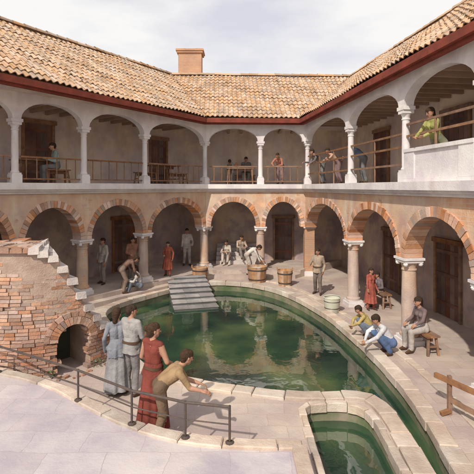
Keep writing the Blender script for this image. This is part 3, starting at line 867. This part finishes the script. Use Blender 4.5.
    om = bpy.data.meshes.new(name)
    key = lambda c: 'cloth_%d_%d_%d' % tuple(int(x*100) for x in c)
    for m_ in (SKIN, fab(key(top), top), fab(key(bot), bot), HAIRS[hair], SHOE, EYE, LIP): om.materials.append(m_)
    bm.to_mesh(om); bm.free()
    bpy.data.objects.remove(ob); bpy.data.meshes.remove(me); bpy.data.meshes.remove(m2)
    o = bpy.data.objects.new(name, om); scene.collection.objects.link(o); return o
rad = math.radians
def dress(r1=.34, hem=.12, mi=1, top=1.10, r0=.15, **k):
    return [dict(z0=top, z1=hem, r0=r0, r1=r1, mi=mi, **k)]
# foreground
person('woman', W(153,6.85,.2), rad(-35), 1.68, 'stand', top=(.235,.06,.045), bot=(.22,.06,.05), hair='brown', female=True, bun=True, sleeves='none',
       skirt=dress(.27,.06), look=rad(-30), fine=True, belt=.165, over=dict(elR=(.25,.06,1.12), wrR=(.16,.26,1.02), elL=(-.25,.0,1.12), wrL=(-.17,.22,.98)))
person('man', W(172,6.62,.2), rad(-76), 1.60, 'lean', top=(.38,.25,.14), bot=(.20,.135,.09), hair='brown', fine=True, sleeves='short', look=rad(15),
       over=dict(che=(0,.02,1.06), nek=(0,.15,1.17), hed=(0,.24,1.29), shL=(-.175,.10,1.12), shR=(.175,.10,1.12), elL=(-.2,.25,.86), elR=(.24,.25,.90), wrL=(-.12,.46,.80), wrR=(.30,.44,.86)))
person('man', W(131,8.05,.2), rad(-30), 1.64, 'stand', top=(.38,.36,.35), bot=(.27,.25,.25), hair='dark', fine=True, look=rad(-35), sleeves='short', belt=.182,
       over=dict(elR=(.25,.03,1.12), wrR=(.14,.25,1.10)))
person('woman', W(117,8.1,.2), rad(30), 1.57, 'stand', top=(.28,.29,.33), bot=(.33,.32,.33), hair='brown', fine=True, female=True, look=rad(-40),
       skirt=dress(.26,.1,2)+dress(.20,.78,1,1.12), sleeves='long')
# left arcade
person('man', W(103,15.9,.5), rad(150), 1.66, 'stand', top=(.52,.47,.42), bot=(.36,.30,.27), hair='dark')
person('woman', W(124,15.15,.35), rad(-60), 1.6, 'bend', top=(.22,.13,.10), bot=(.30,.22,.18), hair='dark', female=True)
person('woman', W(140,15.5,.30), rad(120), 1.6, 'step', top=(.66,.60,.56), bot=(.20,.22,.26), hair='dark', female=True)
person('girl', W(168,17.3,.5), rad(170), 1.35, 'stand', top=(.42,.12,.08), bot=(.35,.10,.08), hair='dark', female=True, skirt=dress(.25,.35))
person('man', W(187,19.6,.5), rad(190), 1.66, 'stand', top=(.66,.60,.55), bot=(.52,.46,.42), hair='dark')
person('man', W(133,16.3,.5), rad(200), 1.65, 'stand', top=(.35,.17,.12), bot=(.25,.2,.18), hair='dark')
# back
person('woman', (-.45,20.0,.66), rad(170), 1.6, 'step', top=(.66,.58,.50), bot=(.55,.48,.42), hair='dark', female=True)
person('man', (.15,20.28,.82), rad(200), 1.65, 'step', top=(.55,.42,.33), bot=(.28,.24,.22), hair='dark')
person('woman', W(249,18.35,.35), rad(-100), 1.6, 'bend', top=(.70,.66,.60), bot=(.58,.50,.44), hair='dark', female=True)
# right
person('man', W(318,15.6,.2), rad(150), 1.62, 'stand', top=(.44,.34,.26), bot=(.20,.16,.14), hair='dark', belt=.182, over=dict(elR=(.26,.1,1.12), wrR=(.22,.33,1.10)))
person('girl', W(371,13.6,.2), rad(200), 1.3, 'stand', top=(.42,.12,.09), bot=(.35,.12,.09), hair='dark', female=True, skirt=dress(.25,.3))
person('boy', W(380,14.15,.2), rad(110), 1.4, 'sit', top=(.24,.20,.22), bot=(.30,.22,.18), hair='dark')
person('man', W(387,10.0,.2), rad(95), 1.6, 'crouch', top=(.66,.66,.68), bot=(.12,.18,.33), hair='dark')
person('boy', W(368,10.9,.26), rad(80), 1.4, 'crouch', top=(.52,.40,.16), bot=(.20,.23,.30), hair='dark')
person('woman', W(423,10.25,.2), rad(105), 1.62, 'sit', top=(.22,.16,.16), bot=(.52,.47,.44), hair='dark', female=True)
# gallery
person('man', W(57,14.2,4.12), rad(125), 1.68, 'sit', top=(.34,.40,.38), bot=(.2,.2,.2), hair='dark', over=dict(wrR=(.12,.42,.80),wrL=(-.12,.42,.80)))
person('man', W(246,20.85,4.12), rad(180), 1.68, 'sit', top=(.20,.18,.18), bot=(.2,.2,.2), hair='dark')
person('woman', W(279,19.5,4.12), rad(160), 1.6, 'lean', top=(.50,.22,.15), bot=(.3,.2,.2), hair='brown', female=True)
person('woman', W(229,20.4,4.12), rad(185), 1.45, 'bend', top=(.50,.45,.40), bot=(.4,.36,.33), hair='dark', female=True)
person('man', W(318,17.9,4.12), rad(105), 1.66, 'lean', top=(.20,.17,.17), bot=(.2,.2,.2), hair='dark')
person('woman', W(334,16.9,4.12), rad(100), 1.6, 'lean', top=(.58,.36,.26), bot=(.3,.2,.2), hair='dark', female=True)
person('man', W(358,15.0,4.12), rad(95), 1.66, 'lean', top=(.17,.22,.33), bot=(.2,.2,.2), hair='dark')
person('woman', W(433,9.95,4.12), rad(110), 1.7, 'lean', top=(.40,.40,.14), bot=(.3,.3,.2), hair='brown', female=True,
       over=dict(pel=(0,-.10,.93), che=(0,.0,1.24), nek=(0,.03,1.41), hed=(0,.08,1.55), shL=(-.17,.03,1.36), shR=(.17,.03,1.36), elL=(-.24,.16,1.12), elR=(.24,.16,1.12), wrL=(-.12,.38,1.0), wrR=(.12,.38,1.0)))

# ------------------------------------------------------------------ light
w = bpy.data.worlds.new('World'); scene.world = w; w.use_nodes = True
nt = w.node_tree; N = nt.nodes; L = nt.links; bg = N['Background']
sx, sy = -.46, -.89; el = 43
sky = N.new('ShaderNodeTexSky'); sky.sky_type = 'NISHITA'; sky.sun_disc = False
sky.sun_elevation = rad(el); sky.sun_rotation = math.atan2(sx, sy) % (2*math.pi); sky.air_density = 1.0; sky.dust_density = 2.0
tc = N.new('ShaderNodeTexCoord'); mp = N.new('ShaderNodeMapping'); mp.inputs['Scale'].default_value = (1.6,1.6,4.5)
L.new(tc.outputs['Generated'], mp.inputs[0])
nz = N.new('ShaderNodeTexNoise'); nz.inputs['Scale'].default_value = 1.7; nz.inputs['Detail'].default_value = 5; L.new(mp.outputs[0], nz.inputs['Vector'])
mr = N.new('ShaderNodeMapRange'); mr.inputs[1].default_value = .34; mr.inputs[2].default_value = .56; L.new(nz.outputs[0], mr.inputs[0])
mx = N.new('ShaderNodeMix'); mx.data_type = 'RGBA'; L.new(mr.outputs[0], mx.inputs[0]); 
m0 = N.new('ShaderNodeMix'); m0.data_type = 'RGBA'; m0.inputs[0].default_value = .8; L.new(sky.outputs[0], m0.inputs[6]); m0.inputs[7].default_value = (6.9,6.8,7.3,1)
L.new(m0.outputs[2], mx.inputs[6]); mx.inputs[7].default_value = (8.1,8.0,7.9,1)
L.new(mx.outputs[2], bg.inputs[0]); bg.inputs[1].default_value = .118
sd = bpy.data.lights.new('sun','SUN'); sd.energy = 3.7; sd.angle = rad(1.0); sd.color = (1,.92,.80)
so = bpy.data.objects.new('sun', sd); scene.collection.objects.link(so)
v = Vector((-sx,-sy,-math.tan(rad(el))*math.hypot(sx,sy))); so.rotation_euler = v.to_track_quat('-Z','Y').to_euler()

cam = bpy.data.cameras.new('camera'); co = bpy.data.objects.new('camera', cam); scene.collection.objects.link(co)
co.location = (0,0,H); co.rotation_euler = (math.pi/2,0,0)
cam.sensor_width = 36; cam.lens = 36*440/474; cam.shift_y = -50/474; cam.clip_end = 2000
scene.camera = co
scene.view_settings.view_transform = 'Standard'; scene.view_settings.look = 'None'; scene.view_settings.exposure = 0
